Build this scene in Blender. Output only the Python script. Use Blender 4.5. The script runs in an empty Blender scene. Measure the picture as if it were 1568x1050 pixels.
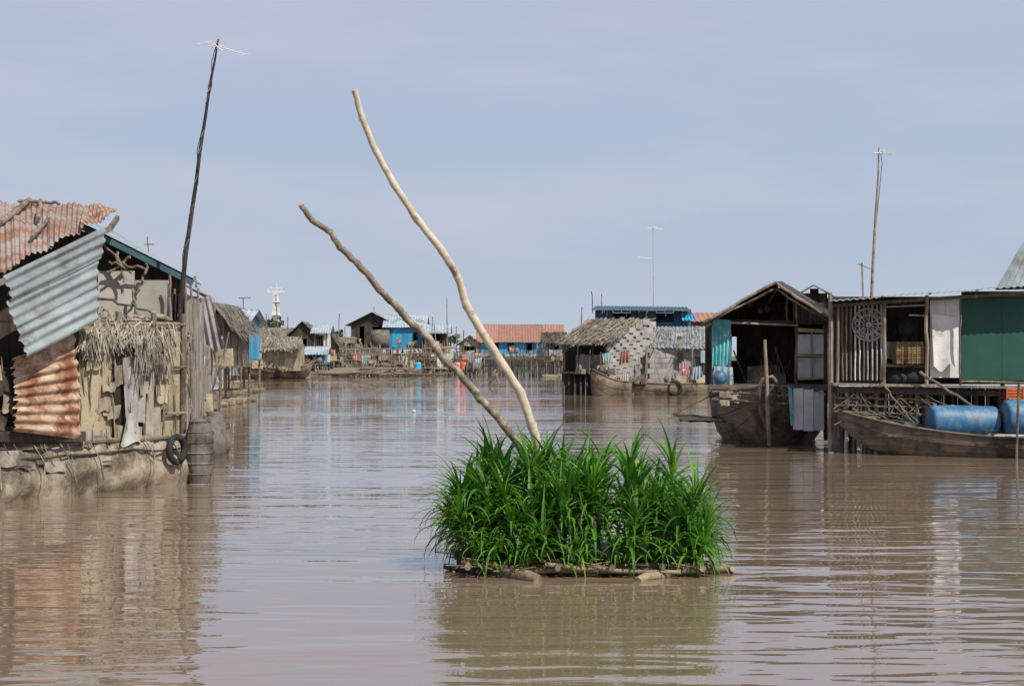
import bpy, math, random
from mathutils import Vector, Matrix
R=random.Random(7)
V=Vector
H=2.0; F=2926.0; HY=540.0
def S(px,py,d): return V(((px-784)/F*d, d, H+(HY-py)/F*d))
def rn(a,b): return R.uniform(a,b)
sc=bpy.context.scene
# ---------------------------------------------------------------- materials
def M(name,c1,c2,c3=None,sc=(1,1,1),ns=4,rough=.85,bump=.3,stain=1.0,var=.35,metal=0,cov=.55,bd=.02):
    m=bpy.data.materials.new(name); m.use_nodes=True; nt=m.node_tree; N=nt.nodes; L=nt.links
    b=N['Principled BSDF']; tc=N.new('ShaderNodeTexCoord'); mp=N.new('ShaderNodeMapping')
    mp.inputs['Scale'].default_value=sc; L.new(tc.outputs['Object'],mp.inputs['Vector'])
    n=N.new('ShaderNodeTexNoise'); n.inputs['Scale'].default_value=ns; n.inputs['Detail'].default_value=7; n.inputs['Roughness'].default_value=.68
    L.new(mp.outputs[0],n.inputs['Vector'])
    r=N.new('ShaderNodeValToRGB'); r.color_ramp.elements[0].position=.36; r.color_ramp.elements[1].position=.64
    r.color_ramp.elements[0].color=(*c1,1); r.color_ramp.elements[1].color=(*c2,1); L.new(n.outputs['Fac'],r.inputs['Fac'])
    col=r.outputs['Color']
    if c3:
        n2=N.new('ShaderNodeTexNoise'); n2.inputs['Scale'].default_value=stain; n2.inputs['Detail'].default_value=9; n2.inputs['Roughness'].default_value=.7
        L.new(tc.outputs['Object'],n2.inputs['Vector'])
        r2=N.new('ShaderNodeValToRGB'); r2.color_ramp.elements[0].position=cov-.05; r2.color_ramp.elements[1].position=cov+.08
        L.new(n2.outputs['Fac'],r2.inputs['Fac'])
        mx=N.new('ShaderNodeMix'); mx.data_type='RGBA'; L.new(r2.outputs['Color'],mx.inputs['Factor']); L.new(col,mx.inputs['A']); mx.inputs['B'].default_value=(*c3,1)
        col=mx.outputs['Result']
    a=N.new('ShaderNodeAttribute'); a.attribute_name='var'
    mr=N.new('ShaderNodeMapRange'); mr.inputs['To Min'].default_value=1-var; mr.inputs['To Max'].default_value=1+var*.6
    L.new(a.outputs['Fac'],mr.inputs['Value'])
    vm=N.new('ShaderNodeVectorMath'); vm.operation='SCALE'; L.new(col,vm.inputs[0]); L.new(mr.outputs[0],vm.inputs['Scale'])
    L.new(vm.outputs[0],b.inputs['Base Color'])
    b.inputs['Roughness'].default_value=rough; b.inputs['Metallic'].default_value=metal
    if bump:
        bp=N.new('ShaderNodeBump'); bp.inputs['Strength'].default_value=bump; bp.inputs['Distance'].default_value=bd
        L.new(n.outputs['Fac'],bp.inputs['Height']); L.new(bp.outputs[0],b.inputs['Normal'])
    return m
rust=M('rusty_iron',(.20,.085,.045),(.36,.20,.125),(.34,.31,.28),ns=3,rough=.8,stain=1.6,cov=.50)
rustb=M('rust_bright',(.30,.15,.075),(.55,.44,.33),(.20,.075,.035),sc=(1,1,4),ns=2.5,stain=2.6,rough=.8,cov=.5)
galv=M('galvanised_iron',(.21,.24,.24),(.33,.37,.37),(.15,.15,.13),ns=2,rough=.5,stain=1.5,cov=.58,metal=.2)
galvb=M('galvanised_bluish',(.27,.33,.36),(.40,.46,.49),(.2,.2,.18),ns=2,rough=.5,stain=.6)
wood=M('weathered_wood',(.13,.10,.07),(.32,.26,.195),(.08,.06,.045),sc=(4,4,.6),ns=4,stain=1.2)
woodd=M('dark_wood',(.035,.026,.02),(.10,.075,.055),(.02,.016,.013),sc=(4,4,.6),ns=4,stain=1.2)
woodh=M('plank_hull',(.12,.088,.058),(.26,.20,.138),(.05,.038,.028),sc=(.6,.6,7),ns=3,stain=1.1,cov=.52)
mat_=M('woven_mat',(.29,.23,.14),(.46,.39,.26),(.18,.145,.10),sc=(9,9,9),ns=5,stain=1.3)
matg=M('grey_mat',(.24,.215,.175),(.42,.38,.32),(.12,.10,.08),sc=(5,5,1),ns=4,stain=1.6)
tarp=M('dirty_tarp',(.25,.205,.145),(.44,.375,.275),(.12,.095,.065),ns=2.2,stain=1.5,sc=(1,1,.6),bump=.9,bd=.1,cov=.53)
plas=M('dirty_plaster',(.46,.42,.36),(.62,.58,.52),(.27,.24,.20),ns=2,stain=1.5)
whit=M('white_panel',(.55,.55,.52),(.72,.72,.69),(.35,.33,.28),ns=3,stain=1.8,var=.2,cov=.6)
patch=M('patched_wall',(.30,.285,.26),(.43,.415,.38),(.20,.185,.16),ns=2.5,stain=1.3,var=.16)
thm=M('thatch_grey',(.15,.125,.095),(.34,.295,.23),(.085,.07,.055),ns=6,stain=1.2,var=.6)
thd=M('thatch_dark',(.055,.045,.035),(.15,.125,.095),(.03,.025,.02),ns=6,stain=1.2,var=.6)
thp=M('thatch_pale',(.18,.155,.115),(.37,.33,.26),(.10,.08,.06),ns=6,stain=2,var=.65)
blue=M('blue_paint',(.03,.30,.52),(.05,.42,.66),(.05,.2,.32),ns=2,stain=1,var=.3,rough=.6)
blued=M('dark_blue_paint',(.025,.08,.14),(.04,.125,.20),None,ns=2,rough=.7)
teal=M('teal_trim',(.03,.09,.11),(.06,.15,.17),None,ns=3,rough=.6)
turq=M('turquoise_cloth',(.08,.40,.44),(.16,.55,.57),(.45,.6,.6),ns=3,stain=5,rough=.9)
green=M('dark_green_tin',(.008,.068,.050),(.014,.088,.062),(.025,.055,.042),ns=1.2,stain=.8,rough=.7,var=.12)
barrelm=M('blue_plastic',(.02,.10,.22),(.04,.17,.32),(.16,.21,.24),ns=3,stain=4,rough=.55,cov=.53)
orr=M('orange_tile',(.27,.125,.085),(.40,.205,.15),(.25,.18,.15),ns=3,stain=.6)
redc=M('red_cloth',(.40,.08,.08),(.55,.2,.18),(.6,.5,.45),ns=4,stain=4)
orange=M('orange_plastic',(.55,.10,.02),(.65,.16,.04),None,ns=4,rough=.5)
greyc=M('grey_cloth',(.25,.225,.22),(.42,.38,.37),(.17,.15,.14),ns=4,stain=2)
palec=M('pale_cloth',(.5,.49,.45),(.66,.65,.6),(.3,.28,.24),ns=3,stain=2)
bluec=M('light_blue_cloth',(.2,.34,.42),(.36,.5,.56),(.5,.55,.55),ns=5,stain=3)
bamb=M('bamboo',(.19,.145,.085),(.36,.285,.18),(.08,.062,.045),ns=5,stain=3,sc=(2,2,2),rough=.6)
bleach=M('bleached_branch',(.50,.41,.29),(.70,.62,.48),(.16,.13,.10),ns=9,stain=7,cov=.60,var=.2,bump=.7)
bark=M('mottled_branch',(.10,.085,.06),(.27,.22,.165),(.45,.39,.30),ns=11,stain=10,cov=.55,var=.3,bump=.9)
dark=M('black_and_shade',(.012,.010,.008),(.03,.025,.02),None,ns=3)  # near-black: shade of recesses put into the colour; also black cloth and cable
silver=M('antenna_metal',(.5,.5,.5),(.65,.65,.65),None,ns=4,rough=.5)
jarm=M('clay_jar',(.12,.10,.085),(.24,.21,.18),(.05,.04,.03),ns=5,stain=2,rough=.7)
wicker=M('wicker',(.20,.13,.06),(.34,.24,.13),(.1,.06,.03),sc=(3,3,14),ns=5,stain=3)
yellow=M('yellow_board',(.45,.36,.12),(.55,.45,.2),(.3,.25,.15),ns=4,stain=3)
rubber=M('rubber',(.012,.012,.012),(.03,.03,.03),None,ns=5)
deadl=M('dead_leaf',(.16,.10,.04),(.30,.21,.09),None,ns=6)
farg=M('far_foliage',(.06,.10,.05),(.13,.18,.09),(.14,.13,.08),ns=1,stain=.3)
def leafmat():
    m=bpy.data.materials.new('strap_leaf'); m.use_nodes=True; nt=m.node_tree; N=nt.nodes; L=nt.links
    b=N['Principled BSDF']; a=N.new('ShaderNodeAttribute'); a.attribute_name='var'
    r=N.new('ShaderNodeValToRGB'); e=r.color_ramp.elements
    e[0].position=0; e[0].color=(.028,.115,.008,1); e[1].position=1; e[1].color=(.33,.43,.05,1)
    x=e.new(.45); x.color=(.07,.235,.014,1); x=e.new(.85); x.color=(.15,.36,.025,1)
    L.new(a.outputs['Fac'],r.inputs['Fac'])
    n=N.new('ShaderNodeTexNoise'); n.inputs['Scale'].default_value=7; tc=N.new('ShaderNodeTexCoord'); L.new(tc.outputs['Object'],n.inputs['Vector'])
    mr=N.new('ShaderNodeMapRange'); mr.inputs['From Min'].default_value=.3; mr.inputs['From Max'].default_value=.7; mr.inputs['To Min'].default_value=.7; mr.inputs['To Max'].default_value=1.2; L.new(n.outputs['Fac'],mr.inputs['Value'])
    vm=N.new('ShaderNodeVectorMath'); vm.operation='SCALE'; L.new(r.outputs[0],vm.inputs[0]); L.new(mr.outputs[0],vm.inputs['Scale'])
    L.new(vm.outputs[0],b.inputs['Base Color']); b.inputs['Roughness'].default_value=.5
    t=N.new('ShaderNodeBsdfTranslucent'); L.new(vm.outputs[0],t.inputs['Color'])
    mx=N.new('ShaderNodeMixShader'); mx.inputs[0].default_value=.35; L.new(b.outputs[0],mx.inputs[1]); L.new(t.outputs[0],mx.inputs[2])
    L.new(mx.outputs[0],N['Material Output'].inputs[0]); return m
leaf=leafmat()
# ---------------------------------------------------------------- mesh building
class Part:
    def __init__(s,mat,smooth=False): s.v=[]; s.f=[]; s.a=[]; s.mat=mat; s.smooth=smooth
    def grid(s,rows,var=None,close=False):
        o=len(s.v); n=len(rows[0]); 
        for r in rows: s.v+=[V(p) for p in r]
        for i in range(len(rows)-1):
            for j in range(n if close else n-1):
                k=(j+1)%n
                s.f.append((o+i*n+j,o+i*n+k,o+(i+1)*n+k,o+(i+1)*n+j)); s.a.append(R.random() if var is None else var)
    def poly(s,pts,var=None):
        o=len(s.v); s.v+=[V(p) for p in pts]; s.f.append(tuple(range(o,o+len(pts)))); s.a.append(R.random() if var is None else var)
    def obox(s,c,ax,ay,az,var=None):
        var=R.random() if var is None else var; o=len(s.v)
        for i in (-1,1):
            for j in (-1,1):
                for k in (-1,1): s.v.append(c+ax*i+ay*j+az*k)
        for f in ((0,1,3,2),(4,6,7,5),(0,4,5,1),(2,3,7,6),(0,2,6,4),(1,5,7,3)):
            s.f.append(tuple(o+q for q in f)); s.a.append(var)
    def beam(s,p,q,w,h,var=None):
        p=V(p);q=V(q);d=q-p; l=d.length/2; d.normalize()
        up=V((0,0,1)) if abs(d.z)<.9 else V((0,1,0)); x=d.cross(up).normalized(); y=x.cross(d)
        s.obox((p+q)/2,d*l,x*w/2,y*h/2,var)
    def tube(s,pts,rad,n=6,var=None,cap=True):
        pts=[V(p) for p in pts]; var=R.random() if var is None else var
        if not hasattr(rad,'__len__'): rad=[rad]*len(pts)
        rows=[]; ref=V((.37,.91,.2)).normalized()
        for i,p in enumerate(pts):
            t=(pts[min(i+1,len(pts)-1)]-pts[max(i-1,0)]).normalized()
            x=t.cross(ref).normalized(); y=t.cross(x)
            rows.append([p+(x*math.cos(a)+y*math.sin(a))*rad[i] for a in [2*math.pi*k/n for k in range(n)]])
        s.grid(rows,var,True)
        if cap: s.poly(rows[0],var); s.poly(rows[-1],var)
    def lathe(s,base,axis,prof,n=16,var=None):
        axis=V(axis).normalized(); ref=V((0,0,1)) if abs(axis.z)<.9 else V((1,0,0)); x=axis.cross(ref).normalized(); y=axis.cross(x)
        s.grid([[base+axis*h+(x*math.cos(a)+y*math.sin(a))*max(r,.001) for a in [2*math.pi*k/n for k in range(n)]] for r,h in prof],R.random() if var is None else var,True)
    def sheet(s,A,B,C,D,corr=0,amp=.02,nv=4,jit=.0,var=None,bulge=0,edge=0):
        A,B,C,D=V(A),V(B),V(C),V(D); nrm=(B-A).cross(D-A).normalized()
        nu=max(corr*6,6); rows=[]
        ph=rn(0,6)
        ev=[rn(-edge,edge) for _ in range(nu+1)]
        for j in range(nv+1):
            v=j/nv; row=[]
            for i in range(nu+1):
                u=i/nu; p=A.lerp(B,u).lerp(D.lerp(C,u),v)
                o=amp*math.sin(2*math.pi*corr*u+ph) if corr else 0
                o+=bulge*math.sin(math.pi*v)*math.sin(math.pi*u)+jit*math.sin(u*7+v*5+ph)
                p=p+nrm*o
                if j==nv: p=p+(D-A).normalized()*ev[i]
                row.append(p)
            rows.append(row)
        s.grid(rows,rn(.2,.9) if var is None else var)
    def cloth(s,A,B,C,D,folds=4,amp=.04,var=None):
        A,B,C,D=V(A),V(B),V(C),V(D); nrm=(B-A).cross(D-A).normalized(); rows=[]; ph=rn(0,6)
        for j in range(9):
            v=j/8; row=[]
            for i in range(25):
                u=i/24; p=A.lerp(B,u).lerp(D.lerp(C,u),v)
                p=p+nrm*amp*(.3+v)*math.sin(folds*2*math.pi*u+ph+v*1.3)
                if j==8: p=p+(D-A)*.06*math.sin(u*9+ph)
                row.append(p)
            rows.append(row)
        s.grid(rows,rn(.3,.8) if var is None else var)
    def thatch(s,A,B,C,D,n=300,l=.5,w=.04,lift=.06,base=True,spread=.25):
        A,B,C,D=V(A),V(B),V(C),V(D); nrm=(B-A).cross(D-A).normalized()
        if nrm.z<0: nrm=-nrm
        if base: s.sheet(A,B,C,D,nv=6,jit=.02,var=.3,edge=.04)
        for _ in range(n):
            u=R.random(); v=R.random()**.8
            p=A.lerp(B,u).lerp(D.lerp(C,u),v); dn=(D-A).lerp(C-B,u).normalized(); side=dn.cross(nrm)
            dn=(dn+side*rn(-spread,spread)+nrm*rn(-.02,.12)).normalized(); ll=l*rn(.5,1.2); ww=w*rn(.5,1.4)
            sd=dn.cross(nrm).normalized()*ww/2; o=nrm*rn(.01,lift)
            q=p+dn*ll; va=R.random()
            s.poly([p+o-sd,p+o+sd,q+o*.6+sd*.7-V((0,0,.02)),q+o*.6-sd*.7-V((0,0,.02))],va)
    def wall(s,A,B,zb,top,bw=.2,ops=(),th=.03,jit=.012,rag=.0,gap=.012):
        A=V((A[0],A[1],0));B=V((B[0],B[1],0)); Ld=(B-A).length; d=(B-A).normalized(); nr=V((d.y,-d.x,0)); n=max(2,round(Ld/bw))
        if not callable(top): t_=top; top=lambda u:t_
        for i in range(n):
            u0=Ld*i/n; u1=Ld*(i+1)/n; um=(u0+u1)/2; pcs=[(zb+rn(-rag,rag),top(um/Ld)+rn(-rag,rag))]; va=R.random(); off=rn(-jit,jit)
            for (a,b,lo,hi) in ops:
                if a<um<b:
                    np=[]
                    for (p,q) in pcs:
                        if lo>p: np.append((p,min(q,lo)))
                        if hi<q: np.append((max(p,hi),q))
                    pcs=np
            for (p,q) in pcs:
                if q-p<.02: continue
                c=A+d*um+nr*off; c.z=(p+q)/2
                s.obox(c,d*((u1-u0)/2-gap/2),nr*th/2,V((0,0,(q-p)/2)),va)
    def boat(s,A,B,beam,depth,kz=-.2,bow=.5,stern=.3,n=28,pw=2.4,th=.04,full=2.2,gr=.035):
        A=V((A[0],A[1],0));B=V((B[0],B[1],0)); d=(B-A).normalized(); sd=V((d.y,-d.x,0)); rows=[]
        for i in range(n+1):
            t=i/n; c=A.lerp(B,t); w=beam/2*max(.03,(1-abs(2*t-1)**pw))**.75
            g=depth+bow*max(0,1-2*t)**2.6+stern*max(0,2*t-1)**2.6
            k=kz+(g-kz)*.75*abs(2*t-1)**7
            out=[];inn=[]
            for j in range(13):
                a=-1+2*j/12; x=math.sin(a*math.pi/2); z=abs(a)**full
                out.append(c+sd*w*x+V((0,0,k+(g-k)*z)))
                inn.append(c+sd*max(w-th,.01)*x+V((0,0,min(k+th+(g-k-th)*z,g))))
            rows.append(out+inn[::-1])
        s.grid(rows,.5,True)
        for q,r_,va in ((0,gr,.8),(12,gr,.8),(1,gr*.35,.1),(11,gr*.35,.1),(2,gr*.3,.1),(10,gr*.3,.1)):
            s.tube([r[q] for r in rows],r_,6,va)
class Obj:
    def __init__(s,name,loc): s.name=name; s.loc=V(loc); s.parts={}
    def p(s,name,mat,smooth=False):
        if name not in s.parts: s.parts[name]=Part(mat,smooth)
        return s.parts[name]
    def done(s):
        ps={k:p for k,p in s.parts.items() if p.f}
        e=None
        if len(ps)>1:
            e=bpy.data.objects.new(s.name,None); e.empty_display_size=.3; e.location=s.loc; sc.collection.objects.link(e)
        for k,p in ps.items():
            me=bpy.data.meshes.new(k); me.from_pydata([v-s.loc for v in p.v],[],p.f)
            at=me.attributes.new('var','FLOAT','FACE'); at.data.foreach_set('value',p.a)
            me.materials.append(p.mat)
            if p.smooth: me.polygons.foreach_set('use_smooth',[True]*len(me.polygons))
            ob=bpy.data.objects.new(k if e else s.name,me); sc.collection.objects.link(ob)
            if e: ob.parent=e
            else: ob.location=s.loc
def jar(P,c,h,r): P.lathe(V(c),(0,0,1),[(r*.5,0),(r*.85,h*.2),(r,h*.5),(r*.8,h*.8),(r*.5,h*.92),(r*.58,h),(0.01,h*.98)],12)
def tyre(P,c,r,nx=V((1,0,0))):
    c=V(c); nx=nx.normalized(); P.tube([c+nx*(r*math.cos(a))+V((0,0,r*math.sin(a))) for a in [k*math.pi/8 for k in range(17)]],r*.28,7)
def clutter(o,A,B,n,h=1.0,s=1.0):
    A=V(A);B=V(B)
    for _ in range(n):
        c=A.lerp(B,R.random())+V((rn(-.2,.2)*s,rn(-.3,.3)*s,0)); k=R.random()
        if k<.45: o.p('clutter_sticks',wood).tube([c,c+V((rn(-.5,.5)*s,rn(-.3,.3),rn(.4,1)*h))],rn(.015,.03)*s,5)
        elif k<.6: jar(o.p('clutter_jars',jarm,True),c,rn(.3,.6)*s,rn(.12,.25)*s)
        elif k<.75:
            a=rn(0,3); o.p('clutter_crates',wood).obox(c+V((0,0,.15*s)),V((math.cos(a),math.sin(a),0))*rn(.12,.3)*s,V((-math.sin(a),math.cos(a),0))*rn(.1,.2)*s,V((0,0,rn(.1,.2)*s)))
        elif k<.9:
            m=R.choice([('cloth_grey',greyc),('cloth_pale',palec),('cloth_blue',bluec),('cloth_red',redc),('cloth_grey',greyc),('cloth_pale',palec)])
            w=rn(.15,.35)*s; z=V((0,0,rn(.5,.9)*h)); q=rn(-.1,.1); o.p(*m,True).cloth(c+z-V((w,0,0)),c+z+V((w,0,q)),c+z+V((w*.8,0,-rn(.3,.6)*s)),c+z+V((-w*.8,0,-rn(.3,.6)*s)),3,.03)
        else: o.p('clutter_mats',mat_).sheet(c+V((-.3*s,0,.5*s)),c+V((.3*s,.1,.55*s)),c+V((.35*s,-.1,0)),c+V((-.3*s,-.1,0)),jit=.02)
def patches(o,fn,p0,p1,y0,y1,n,mats,smin=10,smax=30,o0=.05,o1=.2,asp=1.4):
    for i in range(n):
        w=rn(smin,smax); h=rn(smin,smax)*asp; p=rn(p0,max(p0+1,p1-w)); y=rn(y0,max(y0+1,y1-h)); e=rn(o0,o1); nm,m=R.choice(mats); k=lambda:rn(-.12,.12)
        o.p(nm,m,True).cloth(fn(p+w*k(),y+h*k(),e),fn(p+w*(1+k()),y+h*k(),e),fn(p+w*(1+k()),y+h*(1+k()),e+rn(0,.08)),fn(p+w*k(),y+h*(1+k()),e+rn(0,.08)),rn(.5,2),.012)
def rtube(P,a,b,r,n=8,wob=.015,seg=8,taper=.85):
    a=V(a);b=V(b); pts=[a.lerp(b,i/seg)+V((rn(-wob,wob),rn(-wob,wob),rn(-wob,wob))) for i in range(seg+1)]
    P.tube(pts,[r*(1-(1-taper)*i/seg)*(1.0+.06*(i%2)) for i in range(seg+1)],n)
def house(name,px0,px1,yf,ye,yr,d,dep,wallm,roofm,ridge='x',thatch=False,yaw=0,ops=None,over=.4,bw=.25,frontm=None,post=True,raftm=bamb,clut=6,deckext=.8):
    w=(px1-px0)*d/F; c=S((px0+px1)/2,0,d); zf=max(.15,H+(HY-yf)*d/F); ze=H+(HY-ye)*d/F; zr=H+(HY-yr)*d/F
    loc=V((c.x,d,0)); o=Obj(name,loc); cs,sn=math.cos(yaw),math.sin(yaw)
    T=lambda x,y,z:V((loc.x+x*cs-y*sn,loc.y+x*sn+y*cs,z))
    hw=w/2
    for k in range(5):
        y=-deckext+(dep+deckext)*k/4; o.p('raft_logs',raftm).tube([T(-hw-.3,y,.05),T(hw+.3,y,.05)],.14,8)
    nb=int((dep+deckext)/.3)
    for k in range(nb):
        y=-deckext+(dep+deckext)*(k+.5)/nb; o.p('deck',wood).obox(T(0,y,zf-.04),T(hw+.2,0,0)-T(0,0,0),(T(0,.13,0)-T(0,0,0)),V((0,0,.03)))
    if zf>.4:
        for k in range(int(w/1.2)+2):
            x=-hw+w*k/(int(w/1.2)+1)
            for y in (-deckext+.1,dep): o.p('stilts',wood).tube([T(x,y,-.3),T(x,y,zf)],.06,6)
    ops=ops if ops is not None else [(w*.15,w*.32,zf+.05,ze-.3),(w*.5,w*.72,zf+.7,ze-.35)]
    gt=(lambda u: ze+(zr-ze)*(1-abs(2*u-1))-.05)
    P=o.p('walls',wallm); Pf=o.p('front_wall',frontm or wallm)
    a,b,c_,e=T(-hw,0,0),T(hw,0,0),T(hw,dep,0),T(-hw,dep,0)
    Pf.wall(a,b,zf,gt if ridge=='y' else ze,bw,ops)
    P.wall(e,c_,zf,gt if ridge=='y' else ze,bw,gap=-.01,jit=0)
    P.wall(b,c_,zf,gt if ridge=='x' else ze,bw,gap=.002); P.wall(a,e,zf,gt if ridge=='x' else ze,bw,gap=.002)
    for (u0,u1,lo,hi) in ops:
        for (x0,z0,x1,z1) in ((u0,lo,u0,hi),(u1,lo,u1,hi),(u0,hi,u1,hi)):
            o.p('frames',woodd).beam(T(-hw+x0,-.04,z0),T(-hw+x1,-.04,z1),.07,.07)
    for x in (-hw,hw): o.p('corner_posts',wood).tube([T(x,-.06,zf-.1),T(x,-.06,ze)],.05,6)
    rp=o.p('roof',roofm)
    dz=(zr-ze)/((dep if ridge=='x' else w)/2)*over
    if ridge=='x':
        E=[(T(-hw-over,dep/2,zr),T(hw+over,dep/2,zr),T(hw+over,-over,ze-dz),T(-hw-over,-over,ze-dz)),
           (T(hw+over,dep/2,zr),T(-hw-over,dep/2,zr),T(-hw-over,dep+over,ze-dz),T(hw+over,dep+over,ze-dz))]
    else:
        E=[(T(0,dep+over,zr),T(0,-over,zr),T(-hw-over,-over,ze-dz),T(-hw-over,dep+over,ze-dz)),
           (T(0,-over,zr),T(0,dep+over,zr),T(hw+over,dep+over,ze-dz),T(hw+over,-over,ze-dz))]
    for q in E:
        ar=(q[1]-q[0]).length
        if thatch: rp.thatch(*q,n=int(ar*45),l=.6,w=.09,lift=.1)
        else:
            nn=max(1,round(ar/2.2))
            for k in range(nn):
                up=V((0,0,.02*(k%2))); rp.sheet(q[0].lerp(q[1],k/nn)+up,q[0].lerp(q[1],(k+1)/nn)+up,q[3].lerp(q[2],(k+1)/nn)+up,q[3].lerp(q[2],k/nn)+up,corr=8,amp=.02,nv=2,edge=.03)
    clutter(o,T(-hw,-deckext*.6,zf),T(hw,-deckext*.6,zf),clut,1.4,1.2)
    o.done(); return o
# ---------------------------------------------------------------- water
def water():
    m=bpy.data.materials.new('muddy_water'); m.use_nodes=True; nt=m.node_tree; N=nt.nodes; L=nt.links; b=N['Principled BSDF']
    tc=N.new('ShaderNodeTexCoord')
    def noise(sx,sy,s,det,dist=0,rot=0):
        mp=N.new('ShaderNodeMapping'); mp.inputs['Scale'].default_value=(sx,sy,1); mp.inputs['Rotation'].default_value=(0,0,rot); L.new(tc.outputs['Object'],mp.inputs[0])
        n=N.new('ShaderNodeTexNoise'); n.inputs['Scale'].default_value=s; n.inputs['Detail'].default_value=det; n.inputs['Distortion'].default_value=dist; L.new(mp.outputs[0],n.inputs['Vector']); return n
    n1=noise(.5,1.5,2.2,1.5,.3,.06); n2=noise(.35,1,.8,2,.5,-.15); n3=noise(.6,1.2,8,1,0,.1); n4=noise(.25,.6,.12,3)
    def mul(a,f):
        x=N.new('ShaderNodeMath'); x.operation='MULTIPLY'; L.new(a,x.inputs[0])
        if isinstance(f,float): x.inputs[1].default_value=f
        else: L.new(f,x.inputs[1])
        return x.outputs[0]
    def add(a,c): x=N.new('ShaderNodeMath'); x.operation='ADD'; L.new(a,x.inputs[0]); L.new(c,x.inputs[1]); return x.outputs[0]
    mr=N.new('ShaderNodeMapRange'); mr.inputs['From Min'].default_value=.40; mr.inputs['From Max'].default_value=.60; mr.inputs['To Min'].default_value=.35; mr.inputs['To Max'].default_value=1.25; L.new(n4.outputs['Fac'],mr.inputs['Value'])
    h=add(add(mul(n1.outputs['Fac'],.015),mul(n2.outputs['Fac'],.042)),mul(n3.outputs['Fac'],.0012)); h=mul(h,mr.outputs[0])
    bp=N.new('ShaderNodeBump'); bp.inputs['Strength'].default_value=1; bp.inputs['Distance'].default_value=1; L.new(h,bp.inputs['Height']); L.new(bp.outputs[0],b.inputs['Normal'])
    r=N.new('ShaderNodeValToRGB'); r.color_ramp.elements[0].color=(.20,.142,.095,1); r.color_ramp.elements[1].color=(.235,.17,.116,1); r.color_ramp.elements[0].position=.35; r.color_ramp.elements[1].position=.65
    L.new(n4.outputs['Fac'],r.inputs[0]); L.new(r.outputs[0],b.inputs['Base Color'])
    b.inputs['Roughness'].default_value=.015; b.inputs['IOR'].default_value=1.52
    o=Obj('water',(0,0,0)); P=o.p('water',m); P.poly([(-4000,-200,0),(4000,-200,0),(4000,8000,0),(-4000,8000,0)],.5); o.done()
water()
# ---------------------------------------------------------------- planter
o=Obj('floating_planter_raft',(.7,18,0))
P=o.p('bamboo_floats',bamb,True)
for y,xa,xb,r in ((17.15,-.1,1.75,.03),(17.35,-.35,1.95,.038),(17.25,-.3,1.2,.025),(17.7,-.5,1.7,.04),(18.2,-.55,1.8,.04),(18.8,-.5,1.8,.04),(19.0,-.4,1.7,.05)):
    rtube(P,(xa,y,.06),(xb,y+rn(-.1,.1),.05),r)
for x in (-.42,-.1,.4,.9,1.35,1.65): rtube(P,(x+rn(-.05,.05),16.98,.09),(x+rn(-.2,.2),19.1,.08),.03)
rtube(P,(-.42,17.6,.05),(.22,16.75,.02),.06,10); rtube(P,(1.1,16.75,.0),(1.75,17.5,.06),.042); rtube(P,(1.4,17.15,.07),(2.0,17.45,.05),.03); rtube(P,(.3,17.1,.1),(1.5,16.95,.05),.022)
rtube(P,(1.75,17.6,.05),(2.0,17.3,.03),.03)
P2=o.p('black_pipes',rubber,True); rtube(P2,(-.52,18.1,.12),(-.3,17.2,.04),.05); rtube(P2,(-.6,17.6,.03),(-.35,17.3,.05),.03)
P3=o.p('soil_bed',jarm); P3.sheet((-.4,17.3,.12),(1.6,17.3,.12),(1.6,18.9,.12),(-.4,18.9,.12),nv=8,jit=.03)
for _ in range(110): 
    c=V((rn(-.5,1.8),rn(16.98,18.0),rn(.07,.13))); a=rn(0,6.28); o.p('debris_sticks',deadl).tube([c,c+V((math.cos(a)*.25,math.sin(a)*.2,rn(-.04,.05)))],.006,4)
o.done()
g=Obj('grass_plants',(.7,18,0)); P=g.p('leaves',leaf); D=g.p('dry_leaves',deadl); ST=g.p('stems',leaf)
def blade(P,base,az,el,L_,w,droop,var):
    n=7; p=V(base); hd=V((math.cos(az),math.sin(az),0)); sd=V((-math.sin(az),math.cos(az),0)); e=el; rows=[]; tw=rn(-.5,.5)
    for i in range(n+1):
        t=i/n; ww=w*(.55+.45*math.sin(math.pi*min(t*1.3+.15,1)))*(1-t**3) + .0008
        up=(V((0,0,1))*math.cos(e)-hd*math.sin(e))
        s2=(sd*math.cos(tw*t)+up*math.sin(tw*t))
        rows.append([p-s2*ww/2+up*ww*.18,p.copy(),p+s2*ww/2+up*ww*.18])
        e-=droop/n*(.5+1.2*t); p=p+(hd*math.cos(e)+V((0,0,1))*math.sin(e))*L_/n
    P.grid(rows,var)
for _ in range(92):
    x=rn(-.45,1.7); y=rn(17.2,18.8)
    ed=min(x+.45,1.72-x,y-17.15)
    hh=rn(.16,.55) if ed<.25 else rn(.45,.82)
    hh*=.99+.10*math.cos((x+.02)*3.4)
    lean=V((rn(-.1,.1)+(-.12 if x<-.1 else .10 if x>1.4 else 0),rn(-.12,.05),0))
    b=V((x,y,.1)); top=b+lean+V((0,0,hh)); ST.tube([b,top],[.018,.014],5,.2)
    nl=R.randint(24,34); bv=rn(.1,.7); big=rn(.85,1.15)
    for k in range(nl):
        f=R.random(); el=.1+1.4*f; st=b.lerp(top,.4+.6*min(1,f+rn(-.1,.4)))
        blade(P,st,rn(0,6.283),el,rn(.34,.62)*big,rn(.030,.048)*big,rn(.5,1.5) if f>.6 else rn(.9,2.3),min(1,max(0,bv+rn(-.25,.3))))
for _ in range(80):
    a=rn(0,6.28); x=rn(-.45,1.7); y=rn(17.1,18.3); blade(D,(x,y,rn(.1,.65)),a,rn(-.4,.8),rn(.2,.45),.018,rn(1,2.5),R.random())
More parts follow.
